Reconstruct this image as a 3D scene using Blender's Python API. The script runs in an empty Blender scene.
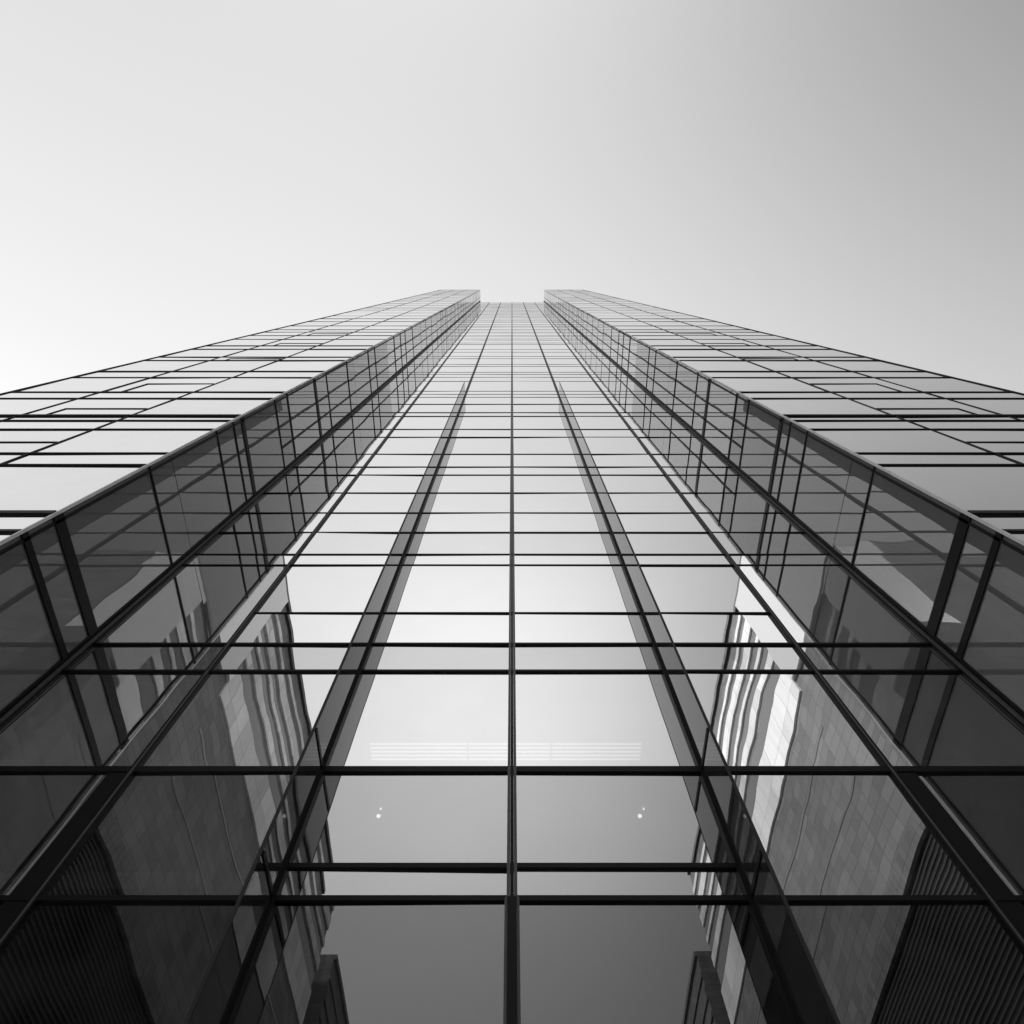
import bpy, bmesh, math, random
from mathutils import Vector
random.seed(7)
R = math.radians
scene = bpy.context.scene
col = scene.collection

# ------------------------------------------------------------------ camera
ELEV = 68.28            # camera pitch above the horizon
F_PX = 600.0
CAMZ = 1.6
cam_d = bpy.data.cameras.new('camera'); cam = bpy.data.objects.new('camera', cam_d); col.objects.link(cam)
cam_d.sensor_width = 36.0; cam_d.sensor_height = 36.0
cam_d.lens = 36.0 * F_PX / 1024.0
cam_d.clip_start = 0.05; cam_d.clip_end = 6000
cam.location = (0, 0, CAMZ); cam.rotation_euler = (R(90 + ELEV), 0, 0)
scene.camera = cam
cE, sE = math.cos(R(ELEV)), math.sin(R(ELEV))
def px_area(pts):
    q = []
    for x, y, z in pts:
        z -= CAMZ
        d = max(y*cE + z*sE, 0.2)
        q.append((min(max(512 + F_PX*x/d, 0), 1024), min(max(512 - F_PX*(z*cE - y*sE)/d, 0), 1024)))
    a = 0
    for i in range(len(q)):
        x0, y0 = q[i]; x1, y1 = q[(i+1) % len(q)]
        a += x0*y1 - x1*y0
    return abs(a)/2

# ------------------------------------------------------------------ materials
def new_mat(name):
    m = bpy.data.materials.new(name); m.use_nodes = True
    nt = m.node_tree; nt.nodes.clear()
    return m, nt, nt.nodes.new('ShaderNodeOutputMaterial')
def g3(v): return (v, v, v, 1)

def metal(name, v, rough=0.4, metallic=0.0, var=0.25, spec=0.5):
    m, nt, out = new_mat(name)
    p = nt.nodes.new('ShaderNodeBsdfPrincipled')
    tc = nt.nodes.new('ShaderNodeNewGeometry')
    n = nt.nodes.new('ShaderNodeTexNoise'); n.inputs['Scale'].default_value = 3.0; n.inputs['Detail'].default_value = 5
    nt.links.new(tc.outputs['Position'], n.inputs['Vector'])
    mr = nt.nodes.new('ShaderNodeMapRange')
    mr.inputs['To Min'].default_value = v*(1-var); mr.inputs['To Max'].default_value = v*(1+var)
    nt.links.new(n.outputs['Fac'], mr.inputs['Value'])
    nt.links.new(mr.outputs[0], p.inputs['Base Color'])
    p.inputs['Roughness'].default_value = rough; p.inputs['Metallic'].default_value = metallic
    p.inputs['Specular IOR Level'].default_value = spec
    nt.links.new(p.outputs[0], out.inputs[0])
    return m

def glass(name, r0, back=0.02, transparent=0.0, ior=None, wave=0.006, wscale=0.45, tint=0.99, dirt=0.02):
    """coated pane: mirror coat over either a dark backing or a view into the room"""
    m, nt, out = new_mat(name)
    N = nt.nodes.new; L = nt.links.new
    geo = N('ShaderNodeNewGeometry')
    noise = N('ShaderNodeTexNoise'); noise.inputs['Scale'].default_value = wscale; noise.inputs['Detail'].default_value = 1.5
    L(geo.outputs['Position'], noise.inputs['Vector'])
    bump = N('ShaderNodeBump'); bump.inputs['Strength'].default_value = 1.0; bump.inputs['Distance'].default_value = wave
    L(noise.outputs['Fac'], bump.inputs['Height'])
    gl = N('ShaderNodeBsdfGlossy'); gl.inputs['Roughness'].default_value = 0.0; gl.inputs['Color'].default_value = g3(tint)
    L(bump.outputs[0], gl.inputs['Normal'])
    di = N('ShaderNodeBsdfDiffuse'); di.inputs['Color'].default_value = g3(back)
    base = di
    if transparent > 0:
        tr = N('ShaderNodeBsdfTransparent'); tr.inputs['Color'].default_value = g3(transparent)
        base = tr
    fr = N('ShaderNodeFresnel'); fr.inputs['IOR'].default_value = ior or 1.5
    mr = N('ShaderNodeMapRange')
    mr.inputs['From Min'].default_value = 0.0; mr.inputs['From Max'].default_value = 1.0
    mr.inputs['To Min'].default_value = r0; mr.inputs['To Max'].default_value = 1.0
    L(fr.outputs[0], mr.inputs['Value'])
    fac = mr.outputs[0]
    if transparent > 0:            # the coat sits on the outer face; the inner face is plain clear glass
        inv = N('ShaderNodeMath'); inv.operation = 'SUBTRACT'; inv.inputs[0].default_value = 1.0
        L(geo.outputs['Backfacing'], inv.inputs[1])
        ml = N('ShaderNodeMath'); ml.operation = 'MULTIPLY'; L(mr.outputs[0], ml.inputs[0]); L(inv.outputs[0], ml.inputs[1]); fac = ml.outputs[0]
    mx = N('ShaderNodeMixShader')
    L(fac, mx.inputs[0]); L(base.outputs[0], mx.inputs[1]); L(gl.outputs[0], mx.inputs[2])
    # a thin film of dust
    du = N('ShaderNodeBsdfDiffuse'); du.inputs['Color'].default_value = g3(0.5)
    n2 = N('ShaderNodeTexNoise'); n2.inputs['Scale'].default_value = 1.3; n2.inputs['Detail'].default_value = 6
    L(geo.outputs['Position'], n2.inputs['Vector'])
    m2 = N('ShaderNodeMapRange'); m2.inputs['From Min'].default_value = 0.35; m2.inputs['From Max'].default_value = 0.8
    m2.inputs['To Max'].default_value = dirt*2
    L(n2.outputs['Fac'], m2.inputs['Value'])
    mx2 = N('ShaderNodeMixShader')
    L(m2.outputs[0], mx2.inputs[0]); L(mx.outputs[0], mx2.inputs[1]); L(du.outputs[0], mx2.inputs[2])
    L(mx2.outputs[0], out.inputs[0])
    return m

def emit(name, v):
    m, nt, out = new_mat(name)
    e = nt.nodes.new('ShaderNodeEmission'); e.inputs['Strength'].default_value = v
    nt.links.new(e.outputs[0], out.inputs[0]); return m

def stone(name, v, jw=1.6, jh=0.9, streak=0.35, rough=0.8):
    m, nt, out = new_mat(name)
    N = nt.nodes.new; L = nt.links.new
    geo = N('ShaderNodeNewGeometry')
    sep = N('ShaderNodeSeparateXYZ'); L(geo.outputs['Position'], sep.inputs[0])
    add = N('ShaderNodeMath'); add.operation = 'ADD'; L(sep.outputs['X'], add.inputs[0]); L(sep.outputs['Y'], add.inputs[1])
    cmb = N('ShaderNodeCombineXYZ'); L(add.outputs[0], cmb.inputs['X']); L(sep.outputs['Z'], cmb.inputs['Y'])
    br = N('ShaderNodeTexBrick'); br.offset = 0.0
    br.inputs['Scale'].default_value = 1.0; br.inputs['Brick Width'].default_value = jw; br.inputs['Row Height'].default_value = jh
    br.inputs['Mortar Size'].default_value = 0.03; br.inputs['Mortar Smooth'].default_value = 0.1
    br.inputs['Color1'].default_value = g3(v*0.8); br.inputs['Color2'].default_value = g3(v*1.15); br.inputs['Mortar'].default_value = g3(v*0.25)
    L(cmb.outputs[0], br.inputs['Vector'])
    mp = N('ShaderNodeMapping'); mp.inputs['Scale'].default_value = (1.2, 1.2, 0.12); L(geo.outputs['Position'], mp.inputs[0])
    n = N('ShaderNodeTexNoise'); n.inputs['Scale'].default_value = 0.7; n.inputs['Detail'].default_value = 8; L(mp.outputs[0], n.inputs['Vector'])
    mr = N('ShaderNodeMapRange'); mr.inputs['From Min'].default_value = 0.3; mr.inputs['From Max'].default_value = 0.7
    mr.inputs['To Min'].default_value = 1-streak; mr.inputs['To Max'].default_value = 1.0
    L(n.outputs['Fac'], mr.inputs['Value'])
    mul = N('ShaderNodeMixRGB'); mul.blend_type = 'MULTIPLY'; mul.inputs[0].default_value = 1
    L(br.outputs['Color'], mul.inputs[1]); L(mr.outputs[0], mul.inputs[2])
    p = N('ShaderNodeBsdfPrincipled'); p.inputs['Roughness'].default_value = rough
    L(mul.outputs[0], p.inputs['Base Color']); L(p.outputs[0], out.inputs[0])
    return m

M_DARK = metal('dark_anodised_metal', 0.009, 0.5, spec=0.18)
M_MID = metal('grey_aluminium', 0.10, 0.45, spec=0.3); M_FIN = metal('dull_dark_trim', 0.045, 0.6, spec=0.15)
M_TRIM = metal('pale_aluminium_trim', 0.85, 0.35)
M_CORE = metal('dark_backing', 0.02, 0.9, var=0.4, spec=0.1)
M_CEIL = metal('pale_ceiling', 0.55, 0.9, var=0.06, spec=0.1)
M_ROOF = metal('roof_felt', 0.08, 0.9)
M_LAMP = emit('lamp_glow', 4.5)
M_TUBE = emit('light_tube', 1.3)
G_UP = [glass('mirror_glass_a', 0.985, tint=1.0, dirt=.012), glass('mirror_glass_b', 0.96, tint=1.0, dirt=.012), glass('mirror_glass_c', 0.90, tint=1.0)]
G_SPAN = glass('spandrel_glass', 0.66)
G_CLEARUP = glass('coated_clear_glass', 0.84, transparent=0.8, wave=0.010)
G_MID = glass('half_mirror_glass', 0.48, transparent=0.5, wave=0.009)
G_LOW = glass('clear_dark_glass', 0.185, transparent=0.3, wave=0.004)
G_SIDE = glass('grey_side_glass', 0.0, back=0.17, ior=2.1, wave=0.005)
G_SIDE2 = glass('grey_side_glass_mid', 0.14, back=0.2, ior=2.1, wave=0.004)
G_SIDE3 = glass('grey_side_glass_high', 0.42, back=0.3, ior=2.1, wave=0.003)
G_FIN = glass('grey_fin_glass', 0.0, back=0.03, ior=1.55, wave=0.004)
G_FRONT = [glass('wing_mirror_a', wave=.003, r0=0.92), glass('wing_mirror_b', wave=.003, r0=0.88), glass('wing_mirror_c', wave=.003, r0=0.95)]

# ------------------------------------------------------------------ mesh helpers
class MB:
    def __init__(self): self.v = []; self.f = []
    def box(self, x0, x1, y0, y1, z0, z1):
        if x0 > x1: x0, x1 = x1, x0
        n = len(self.v)
        self.v += [(x0,y0,z0),(x1,y0,z0),(x1,y1,z0),(x0,y1,z0),(x0,y0,z1),(x1,y0,z1),(x1,y1,z1),(x0,y1,z1)]
        for q in ((0,3,2,1),(4,5,6,7),(0,1,5,4),(1,2,6,5),(2,3,7,6),(3,0,4,7)): self.f.append([n+i for i in q])
        return self
    def slab(self, front, back):      # two matching quads
        n = len(self.v); self.v += list(front) + list(back)
        for q in ((0,1,2,3),(7,6,5,4),(0,4,5,1),(1,5,6,2),(2,6,7,3),(3,7,4,0)): self.f.append([n+i for i in q])
        return self
    def disc(self, x, y, z0, z1, r, k=20):
        n = len(self.v)
        for z in (z0, z1):
            for i in range(k): self.v.append((x + r*math.cos(2*math.pi*i/k), y + r*math.sin(2*math.pi*i/k), z))
        self.f.append([n+i for i in range(k)][::-1]); self.f.append([n+k+i for i in range(k)])
        for i in range(k): j = (i+1) % k; self.f.append([n+i, n+j, n+k+j, n+k+i])
        return self
    def build(self, name, mats, parent=None, idx=None, bevel=0):
        me = bpy.data.meshes.new(name); me.from_pydata(self.v, [], self.f); me.update()
        bm = bmesh.new(); bm.from_mesh(me); bmesh.ops.recalc_face_normals(bm, faces=bm.faces); bm.to_mesh(me); bm.free()
        if not isinstance(mats, (list, tuple)): mats = [mats]
        for m in mats: me.materials.append(m)
        if idx:
            for p, i in zip(me.polygons, idx): p.material_index = i
        o = bpy.data.objects.new(name, me); col.objects.link(o)
        if parent: o.parent = parent
        if bevel:
            b = o.modifiers.new('bevel', 'BEVEL'); b.width = bevel; b.segments = 2
        return o
def thing(name, label, cat, loc=(0,0,0), group=None):
    o = bpy.data.objects.new(name, None); col.objects.link(o); o.location = loc
    o['label'] = label; o['category'] = cat
    if group: o['group'] = group
    return o
def struct(o): o['kind'] = 'structure'; return o

# ------------------------------------------------------------------ tower dimensions (metres)
D = 7.0                              # facade plane in front of the camera
YW = 0.602*D                        # front plane of the wings
XJ = 1.225*D; XC1 = 1.730*D; XC2 = 2.236*D; XO = 2.727*D
XM = 0.818*D; XF = 0.412*D
def Z(t): return CAMZ + t*D
CEN_TOP = 23.1; WING_TOP = 24.7
cen_t = [-CAMZ/D, 0.30, 0.36, .710,.771,.998,1.344,1.471,1.644,1.979,2.069,2.278,2.496,2.759,3.039,3.182,3.434,3.831,4.044,4.447,4.578,4.893,
         5.191,5.329,5.479,6.015,6.261,6.452,6.60,7.04,7.20,7.715,7.93,8.37,8.69,9.32]
step = [.22,.46,.20,.42]
i = 0
while cen_t[-1] < CEN_TOP - .5:
    cen_t.append(cen_t[-1] + step[i % 4]*random.uniform(.85,1.15)); i += 1
cen_t[-1] = CEN_TOP
wing_t = [-CAMZ/D, .30,.36,.74,.85,1.331,1.447,1.873,2.009,2.353,2.508,2.599,2.993,3.166,3.638,3.882,4.397,4.583,5.08,5.335,5.88,6.249,6.62,6.92,
          7.435,8.11,8.64,9.24,9.93,10.5]
wing_t = wing_t[:5] + [t*1.03+.007 for t in wing_t[5:]]
i = 0
while wing_t[-1] < WING_TOP - .6:
    wing_t.append(wing_t[-1] + [.30,.52,.26,.60][i % 4]*random.uniform(.85,1.15)); i += 1
wing_t[-1] = WING_TOP

tower = thing('glass_tower', 'soaring dark framed glass tower seen from its foot, recessed mirrored centre between two projecting wings', 'skyscraper', (0, D, 0))
INV = Vector((0, -D, 0))
def part(mb, name, mats, parent=None, idx=None, bevel=0):
    """parts are modelled in world coordinates; shift them into the tower's frame"""
    mb.v = [(x, y - D, z) for x, y, z in mb.v]
    return mb.build(name, mats, parent or tower, idx, bevel)

# ---- core bodies (behind the glass) and roofs
c = MB(); c.box(-XJ+.02, XJ-.02, D+.16, D+40, Z(1.42), Z(CEN_TOP)-.3)
c.box(-XJ+.02, XJ-.02, D+9, D+40, 0, Z(1.42)-.02)
part(c, 'tower_core', M_CORE)
part(MB().box(-XJ+.02, XJ-.02, D-.02, D+40.2, Z(CEN_TOP)-.28, Z(CEN_TOP)+.25), 'roof_parapet', M_TRIM)

# ---- centre facade: panes
bays = [-XJ+.05, -XM, -XF, 0, XF, XM, XJ-.05]
def pane(y, x0, x1, z0, z1, tilt, gap=.012, th=.03):
    """pane in a plane y = const with its own small tilt"""
    a = random.gauss(0, tilt); b = random.gauss(0, tilt)
    xc, zc = (x0+x1)/2, (z0+z1)/2
    q = [(x0+gap,z0+gap),(x1-gap,z0+gap),(x1-gap,z1-gap),(x0+gap,z1-gap)]
    fr = [(x, y + a*(x-xc) + b*(z-zc), z) for x, z in q]
    bk = [(x, y + th + a*(x-xc) + b*(z-zc), z) for x, z in q]
    return fr, bk
def pane_side(x, sx, y0, y1, z0, z1, tilt, gap=.012, th=.03):
    """pane in a plane x = const; sx is the outward wing direction"""
    a = random.gauss(0, tilt); b = random.gauss(0, tilt)
    yc, zc = (y0+y1)/2, (z0+z1)/2
    q = [(y0+gap,z0+gap),(y1-gap,z0+gap),(y1-gap,z1-gap),(y0+gap,z1-gap)]
    fr = [(x + a*(y-yc) + b*(z-zc), y, z) for y, z in q]
    bk = [(x + sx*th + a*(y-yc) + b*(z-zc), y, z) for y, z in q]
    return fr, bk

def emit_panes(lst, keep, name, parent, allmats):
    """lst of (front, back, material); the largest in the picture become parts, the rest one part"""
    lst.sort(key=lambda p: -px_area(p[0]))
    for fr, bk, m in lst[:keep]:
        part(MB().slab(fr, bk), name, m, parent)
    rest = lst[keep:]
    if rest:
        mb = MB(); ids = []
        for fr, bk, m in rest:
            mb.slab(fr, bk); ids += [allmats.index(m)]*6
        o = part(mb, name, allmats, parent, ids); o['kind'] = 'stuff'

lst = []
for k in range(len(cen_t)-1):
    t0, t1 = cen_t[k], cen_t[k+1]
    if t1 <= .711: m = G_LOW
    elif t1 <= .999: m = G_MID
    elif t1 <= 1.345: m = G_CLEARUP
    elif t1 <= 1.472: m = G_SPAN
    elif t1 < 2.0: m = G_UP[0]
    elif 2.07 < t1 < 2.3: m = G_UP[2]
    elif 2.3 < t1 < 2.5: m = G_UP[1]
    else: m = random.choice(G_UP[:2])
    for b in range(6):
        tt = t1
        if abs(t0-.710) < .001 and b not in (2,3): tt = .998
        if abs(t0-.771) < .001 and b not in (2,3): continue
        if abs(t0-1.471) < .001 and b in (0,5): tt = 1.979
        if abs(t0-1.644) < .001 and b in (0,5): continue
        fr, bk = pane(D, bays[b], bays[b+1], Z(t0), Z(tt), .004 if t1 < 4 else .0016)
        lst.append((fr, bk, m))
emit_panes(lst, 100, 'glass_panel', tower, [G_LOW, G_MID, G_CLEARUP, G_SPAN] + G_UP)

# ---- centre transoms, one per row line
for t in cen_t[1:-1]:
    h, d = (.036, .026) if t < 5 else (.03, .016)
    if abs(t-.998) < .01: h, d = .105, .045
    elif t < .8: h, d = .065, .045
    elif t < 1.5: h, d = .055, .04
    mb = MB()
    for s in range(6):
        if abs(t-.771) < .001 and s not in (2,3): continue
        if abs(t-1.644) < .001 and s in (0,5): continue
        mb.box(bays[s]+.02, bays[s+1]-.02, D-d, D+.05, Z(t)-h/2, Z(t)+h/2)
    part(mb, 'transom', M_DARK)

# ---- centre mullions
ztop = Z(CEN_TOP)
mb = MB(); idx = []
zb = Z(.71)
mb.box(-.065, -.024, D-.05, D+.06, zb, ztop); mb.box(.024, .065, D-.05, D+.06, zb, ztop); mb.box(-.022, .022, D-.03, D+.07, zb, ztop)
mb.box(-.088, -.058, D-.06, D+.06, 0, zb-.002); mb.box(.058, .088, D-.06, D+.06, 0, zb-.002); mb.box(-.056, .056, D-.075, D+.07, 0, zb-.002)
part(mb, 'mullion', [M_MID, M_DARK], idx=([0]*12 + [1]*6)*2)
for s in (-1, 1):
    mb = MB(); mb.box(s*XM-.05, s*XM-.018, D-.05, D+.06, 0, ztop); mb.box(s*XM+.018, s*XM+.05, D-.05, D+.06, 0, ztop)
    mb.box(s*XM-.017, s*XM+.017, D-.048, D+.05, 0, ztop)
    part(mb, 'mullion', [M_DARK, M_MID], idx=[0]*12 + [1]*6)
    part(MB().box(s*XF-.06, s*XF+.06, D-.07, D+.06, 0, ztop), 'mullion', M_DARK)
    # glass fin standing out of the facade
    fz = Z(5.25); fy = D*.882
    fin = part(MB().box(s*XF-.016, s*XF+.016, fy, D-.08, 0, fz), 'glass_fin', G_FIN)
    part(MB().box(s*XF-.02, s*XF+.02, fy-.02, fy-.002, 0, fz+.01), 'fin_trim', M_FIN, fin)
    for t in (.710,.998):
        part(MB().box(s*XF-.03, s*XF+.03, fy+.03, D-.08, Z(t)-.03, Z(t)+.03), 'fin_bracket', M_DARK, fin)
    # wide dark pier beside the upright in the lowest storeys
    part(MB().box(s*(XM+.065), s*.865*D, D-.035, D+.05, 0, Z(.998)-.07), 'base_pier', M_DARK)
    # corner post where centre and wing meet
    mb = MB(); mb.box(s*(XJ-.12), s*(XJ-.088), D-.04, D+.08, 0, ztop); mb.box(s*(XJ-.084), s*(XJ-.03), D-.09, D+.08, 0, ztop)
    mb.box(s*(XJ-.026), s*(XJ+.10), D-.17, D-.12, 0, ztop); mb.box(s*(XJ-.02), s*(XJ+.1), D-.11, D+.06, 0, ztop)
    part(mb, 'corner_post', [M_DARK, M_MID], idx=[0]*6+[1]*6+[0]*12)

# ---- rooms behind the lowest rows: ceilings, lamps
for t, nm in ((.741, 'ceiling'), (1.012, 'ceiling'), (1.375, 'ceiling')):
    o = part(MB().box(-XJ+.1, XJ-.1, D+.10, D+8.9, Z(t), Z(t)+.22), nm, M_CEIL)
    if abs(t-1.012) < .01:
        for x in (-2.12, 2.03):
            part(MB().disc(x, 8.01, Z(t)-.03, Z(t)-.012, .032), 'downlight_and_reflection', M_LAMP, o)
            part(MB().disc(x, 8.01, Z(t)-.011, Z(t)-.003, .085), 'downlight_ring', M_MID, o)
            part(MB().disc(x+.05, 7.86, Z(t)-.03, Z(t)-.012, .012), 'downlight_and_reflection', M_LAMP, o)  # tiny glowing disc stands in for the lamp's reflection in the double glazing
    if abs(t-1.375) < .01:
        fx = part(MB().box(-2.95, 2.7, D+1.80, D+2.85, Z(t)-.05, Z(t)-.004), 'linear_light', M_MID, o)
        mb = MB()
        for k in range(10):
            for a, b in ((-2.88, -.92), (-.88, .78), (.82, 2.62)): mb.box(a, b, D+1.86+k*.1, D+1.885+k*.1, Z(t)-.075, Z(t)-.053)
        part(mb, 'light_tube', M_TUBE, o)

# ---- projecting wings
def wing(s):
    zt = Z(WING_TOP)
    body = part(MB().box(s*(XJ+.12), s*(XO-.06), YW+.14, D+40, 0, zt-.3), 'projecting_wing', M_CORE)
    part(MB().box(s*XJ, s*XO, YW-.03, D+40.1, zt-.28, zt+.3), 'wing_parapet', M_TRIM, body)
    edges = [XJ+.02, XC1, XC2, XO]
    extra = [.0]
    lst = []
    YS = .622*D; YV = .865*D
    for k in range(len(wing_t)-1):
        t0, t1 = wing_t[k], wing_t[k+1]
        for b in range(3):
            m = random.choice(G_FRONT)
            x0, x1 = s*edges[b], s*edges[b+1]
            fr, bk = pane(YW, min(x0,x1), max(x0,x1), Z(t0), Z(t1), .0018)
            lst.append((fr, bk, m))
        spl = [YW+.03, YS, YV, D-.15] if t0 > 3.05 else [YW+.03, YS, D-.15]
        for a, b in zip(spl[:-1], spl[1:]):
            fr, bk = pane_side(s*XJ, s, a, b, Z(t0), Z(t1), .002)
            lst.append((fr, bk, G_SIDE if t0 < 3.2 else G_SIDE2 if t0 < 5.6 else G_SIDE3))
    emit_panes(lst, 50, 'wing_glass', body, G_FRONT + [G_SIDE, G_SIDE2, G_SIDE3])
    # transoms: an L running round the corner
    tr = []
    thick = {5:.08, 6:.13, 11:.12, 15:.10}
    thick_side = {5:.15, 6:.26, 11:.2, 13:.09, 14:.26, 6+11:.16, 21:.14}
    for k, t in enumerate(wing_t[1:-1]):
        h = thick.get(k+1, .04 if t < 6 else .03 if t < 9 else .022); d = .05 if h > .1 else (.034 if t < 6 else .024 if t < 9 else .012)
        mb = MB()
        for b in range(3):
            mb.box(s*(edges[b]+.015), s*(edges[b+1]-.015), YW-d, YW+.05, Z(t)-h/2, Z(t)+h/2)
        hs = thick_side.get(k+1, .05 if t < 8 else .035); d = .03 if t < 8 else .015
        if k+1 not in (8, 17, 20): mb.box(s*(XJ-d), s*(XJ+.05), YW+.03, D-.15, Z(t)-hs/2, Z(t)+hs/2)
        tr.append(mb)
    for mb in tr[:48]: part(mb, 'wing_transom', M_DARK, body)
    if tr[48:]:
        r = MB()
        for mb in tr[48:]:
            n = len(r.v); r.v += mb.v; r.f += [[i+n for i in f] for f in mb.f]
        part(r, 'wing_transom', M_DARK, body)['kind'] = 'stuff'
    # uprights of the front
    for x in (XC1, XC2):
        part(MB().box(s*x-.02, s*x+.02, YW-.025, YW+.06, 0, zt), 'wing_mullion', M_DARK, body)
    part(MB().box(s*(XO-.05), s*(XO+.03), YW-.035, YW+.1, 0, zt), 'wing_mullion', M_DARK, body)
    # uprights of the inner side
    part(MB().box(s*(XJ-.03), s*(XJ+.06), YS-.03, YS+.03, 0, zt), 'wing_mullion', M_DARK, body)
    part(MB().box(s*(XJ-.03), s*(XJ+.06), YV-.035, YV+.035, Z(wing_t[12]), zt), 'wing_mullion', M_DARK, body)
    # front corner trim
    part(MB().box(s*(XJ-.014), s*(XJ+.02), YW-.035, YW+.025, 0, zt), 'corner_trim', M_TRIM, body)
    # opening windows in the middle front bay
    for t0, t1 in ((2.076,2.23), (2.684,2.84), (3.27,3.53), (4.54,4.64), (5.50,5.70), (6.44,6.65)):
        mb = MB(); x0, x1 = XC1+.06, XC2-.11*D
        mb.box(s*x0, s*x1, YW-.025, YW+.02, Z(t1)-.022, Z(t1)+.022)
        mb.box(s*(x1-.02), s*(x1+.02), YW-.025, YW+.02, Z(t0)+.03, Z(t1)+.022)
        part(mb, 'window_frame', M_DARK, body)
    # glazing bars of the outer flank
    mb = MB()
    for t in wing_t[1:-1]:
        mb.box(s*(XO-.04), s*(XO+.02), YW+.12, D+40, Z(t)-.05, Z(t)+.05)
    part(mb, 'flank_transom', M_DARK, body)
    mb = MB().box(s*(XO-.055), s*(XO-.02), YW+.11, D+40, 0.01, zt-.3); part(mb, 'flank_glass', G_SIDE, body)
wing(-1); wing(1)

# ------------------------------------------------------------------ stone blocks across the plaza (seen mirrored in the glass)
S_STONE = stone('grey_stone', 0.21, 3.2, 1.8, .12); S_PALE = stone('pale_stone', 0.84, 4.0, 9.0, .12); S_DARK = metal('dark_ribbed_cladding', 0.016, 0.7, spec=0.1)
S_SUNLIT = metal('sunlit_pale_panel', 0.88, 0.28, metallic=0.75, var=0.08); S_DIM = stone('dim_stone', 0.16, 2.4, 1.2, .25); S_RIB = metal('ribbed_cladding_edge', 0.045, 0.6, spec=0.2); S_GREY = stone('mid_stone', 0.2, 1.2, 2.0); S_WIN = glass('office_glass', 0.25, back=0.02)
def block(s, x0, x1, ya, yb, H, label, pier=True):
    o = thing('stone_building', label, 'office building', (s*x0, (ya+yb)/2, 0))
    ox, oy = s*x0, (ya+yb)/2
    def p(mb, name, mat, parent=None):
        mb.v = [(x-ox, y-oy, z) for x, y, z in mb.v]; return mb.build(name, mat, parent or o)
    p(MB().box(s*x0, s*x1, yb, ya, .47*H, H), 'wall', S_STONE if pier else S_DIM)
    p(MB().box(s*(x0+.1), s*x1, yb+.1, ya-.1, 0, .47*H-.02), 'base_wall', S_DARK)
    ribs = MB(); z = .6
    while z < .455*H:
        ribs.box(s*(x0+.02), s*(x0+.14), yb+.1, ya-.1, z, z+.22); z += .55
    p(ribs, 'cladding_rib', S_RIB)['kind'] = 'stuff'
    p(MB().box(s*(x0-.5), s*(x0-.004), yb, ya, .455*H, .475*H), 'string_course', S_GREY)
    # pale horizontal bands of the upper storeys, windows between
    for f0, f1, m in ((.725,.79,S_PALE), (.83,.85,S_PALE), (.875,.885,S_PALE), (.91,.935,S_PALE), (.955,.965,S_PALE)):
        if not pier: m = S_DIM
        p(MB().box(s*(x0-.35), s*(x0-.004), yb, ya-(10.2 if pier else 0), f0*H, f1*H), 'stone_band', m)
    for f0, f1 in ((.795,.82), (.855,.868), (.89,.90), (.66,.664), (.58,.584)):
        w = p(MB().box(s*(x0-.08), s*(x0-.004), yb+.6, ya-11, f0*H, f1*H), 'window_strip', S_WIN)
    p(MB().box(s*(x0-.6), s*x1, yb, ya, H+.004, H+1.0), 'cornice', S_GREY)
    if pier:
        p(MB().box(s*(x0-.7), s*(x0+6), ya-4, ya+.4, 0, .75*H), 'corner_pier', S_DIM)  # darker stone puts the pier's shaded lower part into the colour
        p(MB().box(s*(x0-.7), s*(x0+6), ya-10, ya+.4, .75*H+.003, H), 'corner_pier', S_SUNLIT)  # bright panel puts the pier's sunlit top into the material
    return o
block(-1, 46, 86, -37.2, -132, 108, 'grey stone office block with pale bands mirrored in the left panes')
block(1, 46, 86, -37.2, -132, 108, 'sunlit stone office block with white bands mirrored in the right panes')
block(-1, 45, 80, -140, -200, 97, 'lower stone block behind the banded block mirrored at lower left', False)
block(1, 45, 80, -140, -200, 97, 'lower stone block behind the banded block mirrored at lower right', False)

# ------------------------------------------------------------------ ground
def ground():
    m, nt, out = new_mat('paving'); N = nt.nodes.new; L = nt.links.new
    geo = N('ShaderNodeNewGeometry')
    br = N('ShaderNodeTexBrick'); br.inputs['Scale'].default_value = 1.0; br.inputs['Brick Width'].default_value = .9; br.inputs['Row Height'].default_value = .6
    br.inputs['Mortar Size'].default_value = .008
    br.inputs['Color1'].default_value = g3(.2); br.inputs['Color2'].default_value = g3(.27); br.inputs['Mortar'].default_value = g3(.08)
    L(geo.outputs['Position'], br.inputs['Vector'])
    p = N('ShaderNodeBsdfPrincipled'); p.inputs['Roughness'].default_value = .75
    L(br.outputs['Color'], p.inputs['Base Color']); L(p.outputs[0], out.inputs[0])
    g = MB(); g.v = [(-3000,-3000,0),(3000,-3000,0),(3000,3000,0),(-3000,3000,0)]; g.f = [[0,1,2,3]]
    struct(g.build('plaza_ground', m))
ground()

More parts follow.
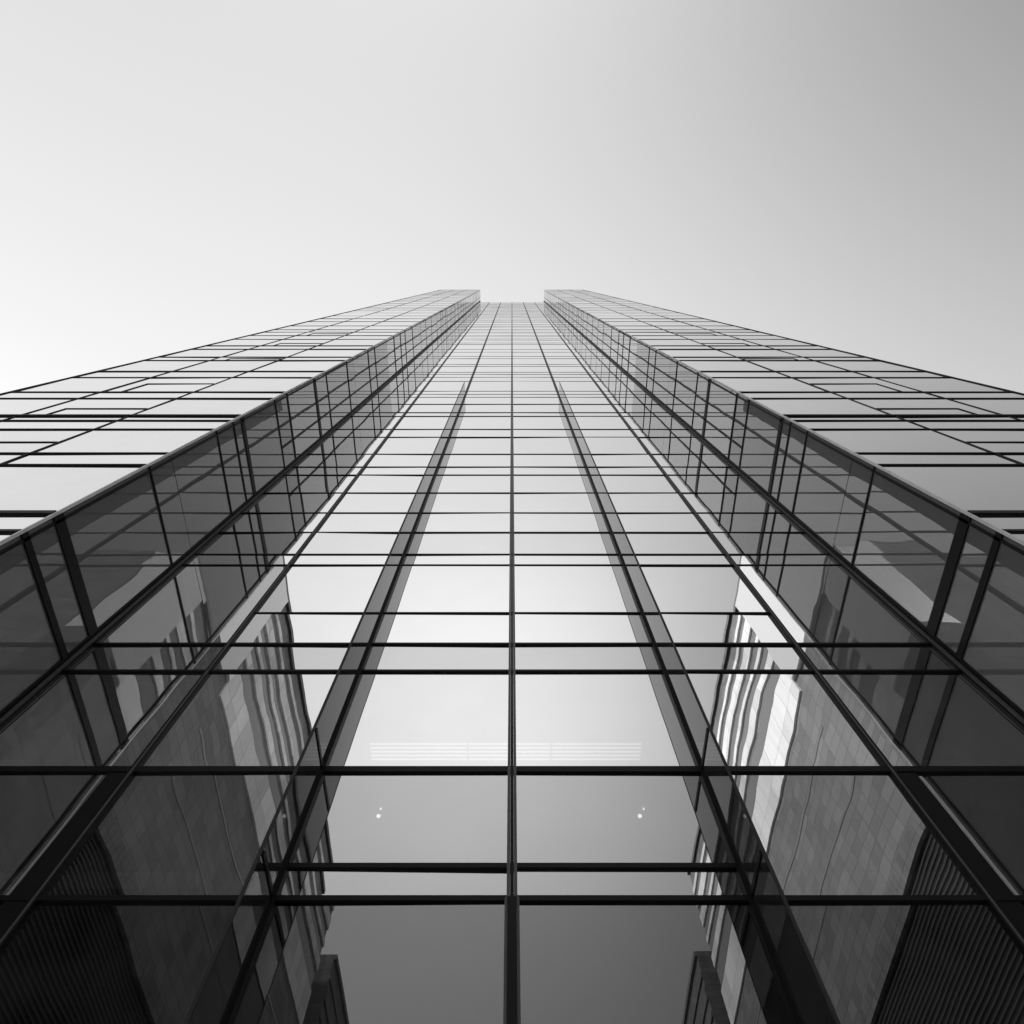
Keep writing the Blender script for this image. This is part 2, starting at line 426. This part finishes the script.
# ------------------------------------------------------------------ sky and sun
SUN_EL = R(38); sun_az = Vector((-.93, .37, 0)).normalized()
sun_dir = Vector((sun_az.x*math.cos(SUN_EL), sun_az.y*math.cos(SUN_EL), math.sin(SUN_EL)))
w = bpy.data.worlds.new('World'); scene.world = w; w.use_nodes = True
nt = w.node_tree; nt.nodes.clear(); N = nt.nodes.new; L = nt.links.new
wo = N('ShaderNodeOutputWorld'); bg = N('ShaderNodeBackground'); bg.inputs['Strength'].default_value = 0.1
sky = N('ShaderNodeTexSky'); sky.sky_type = 'NISHITA'; sky.sun_disc = False
sky.sun_elevation = SUN_EL; sky.sun_rotation = math.atan2(sun_az.x, sun_az.y)
bw = N('ShaderNodeRGBToBW'); L(sky.outputs[0], bw.inputs[0])
tc = N('ShaderNodeTexCoord')
def math_(op, a, b=None):
    n = N('ShaderNodeMath'); n.operation = op
    for k, v in enumerate((a, b)):
        if v is None: continue
        if isinstance(v, (int, float)): n.inputs[k].default_value = v
        else: L(v, n.inputs[k])
    return n.outputs[0]
def dot(v):
    n = N('ShaderNodeVectorMath'); n.operation = 'DOT_PRODUCT'; L(tc.outputs['Generated'], n.inputs[0]); n.inputs[1].default_value = v
    return n.outputs['Value']
SKY = dict(nish=1.0, a=0.0, gx=0.0, gy=0.0, lobe=0.0)
SKY = dict(nish=.20, a=.705, gx=-2.44, gy=4.88, gz=6.80, lobe=6.2, gxy=3.70, haze=11.08)
lin = math_('ADD', math_('ADD', math_('MULTIPLY', dot((1,0,0)), SKY['gx']), math_('MULTIPLY', dot((0,1,0)), SKY['gy'])), SKY['a'])
lob = math_('MULTIPLY', math_('POWER', math_('MAXIMUM', dot(Vector((0,-.694,.72)).normalized()), 0.0), 14.0), SKY['lobe'])
xy = math_('MULTIPLY', math_('MULTIPLY', dot((1,0,0)), dot((0,1,0))), SKY['gxy'])
lin = math_('ADD', math_('ADD', lin, xy), math_('MULTIPLY', dot((0,0,1)), SKY['gz']))
hz = math_('POWER', math_('MAXIMUM', math_('SUBTRACT', 1.0, math_('MAXIMUM', dot((0,0,1)), 0.0)), 0.0), 2.0)
lin = math_('ADD', lin, math_('MULTIPLY', hz, SKY['haze']))
tot = math_('MAXIMUM', math_('ADD', math_('ADD', math_('MULTIPLY', bw.outputs[0], SKY['nish']), lin), lob), 0.5)
L(tot, bg.inputs['Color']); L(bg.outputs[0], wo.inputs[0])
sl = bpy.data.lights.new('sun', 'SUN'); sl.energy = 3.2; sl.angle = R(.5); sl.color = (1, 1, 1)
so = bpy.data.objects.new('sun', sl); col.objects.link(so)
so.rotation_euler = (-sun_dir).to_track_quat('-Z', 'Y').to_euler(); so.location = (-60, 20, 60)

scene.view_settings.view_transform = 'Standard'; scene.view_settings.look = 'None'
scene.view_settings.exposure = 0; scene.view_settings.gamma = 1
scene.render.engine = 'CYCLES'
scene.cycles.max_bounces = 14; scene.cycles.glossy_bounces = 10; scene.cycles.transparent_max_bounces = 12
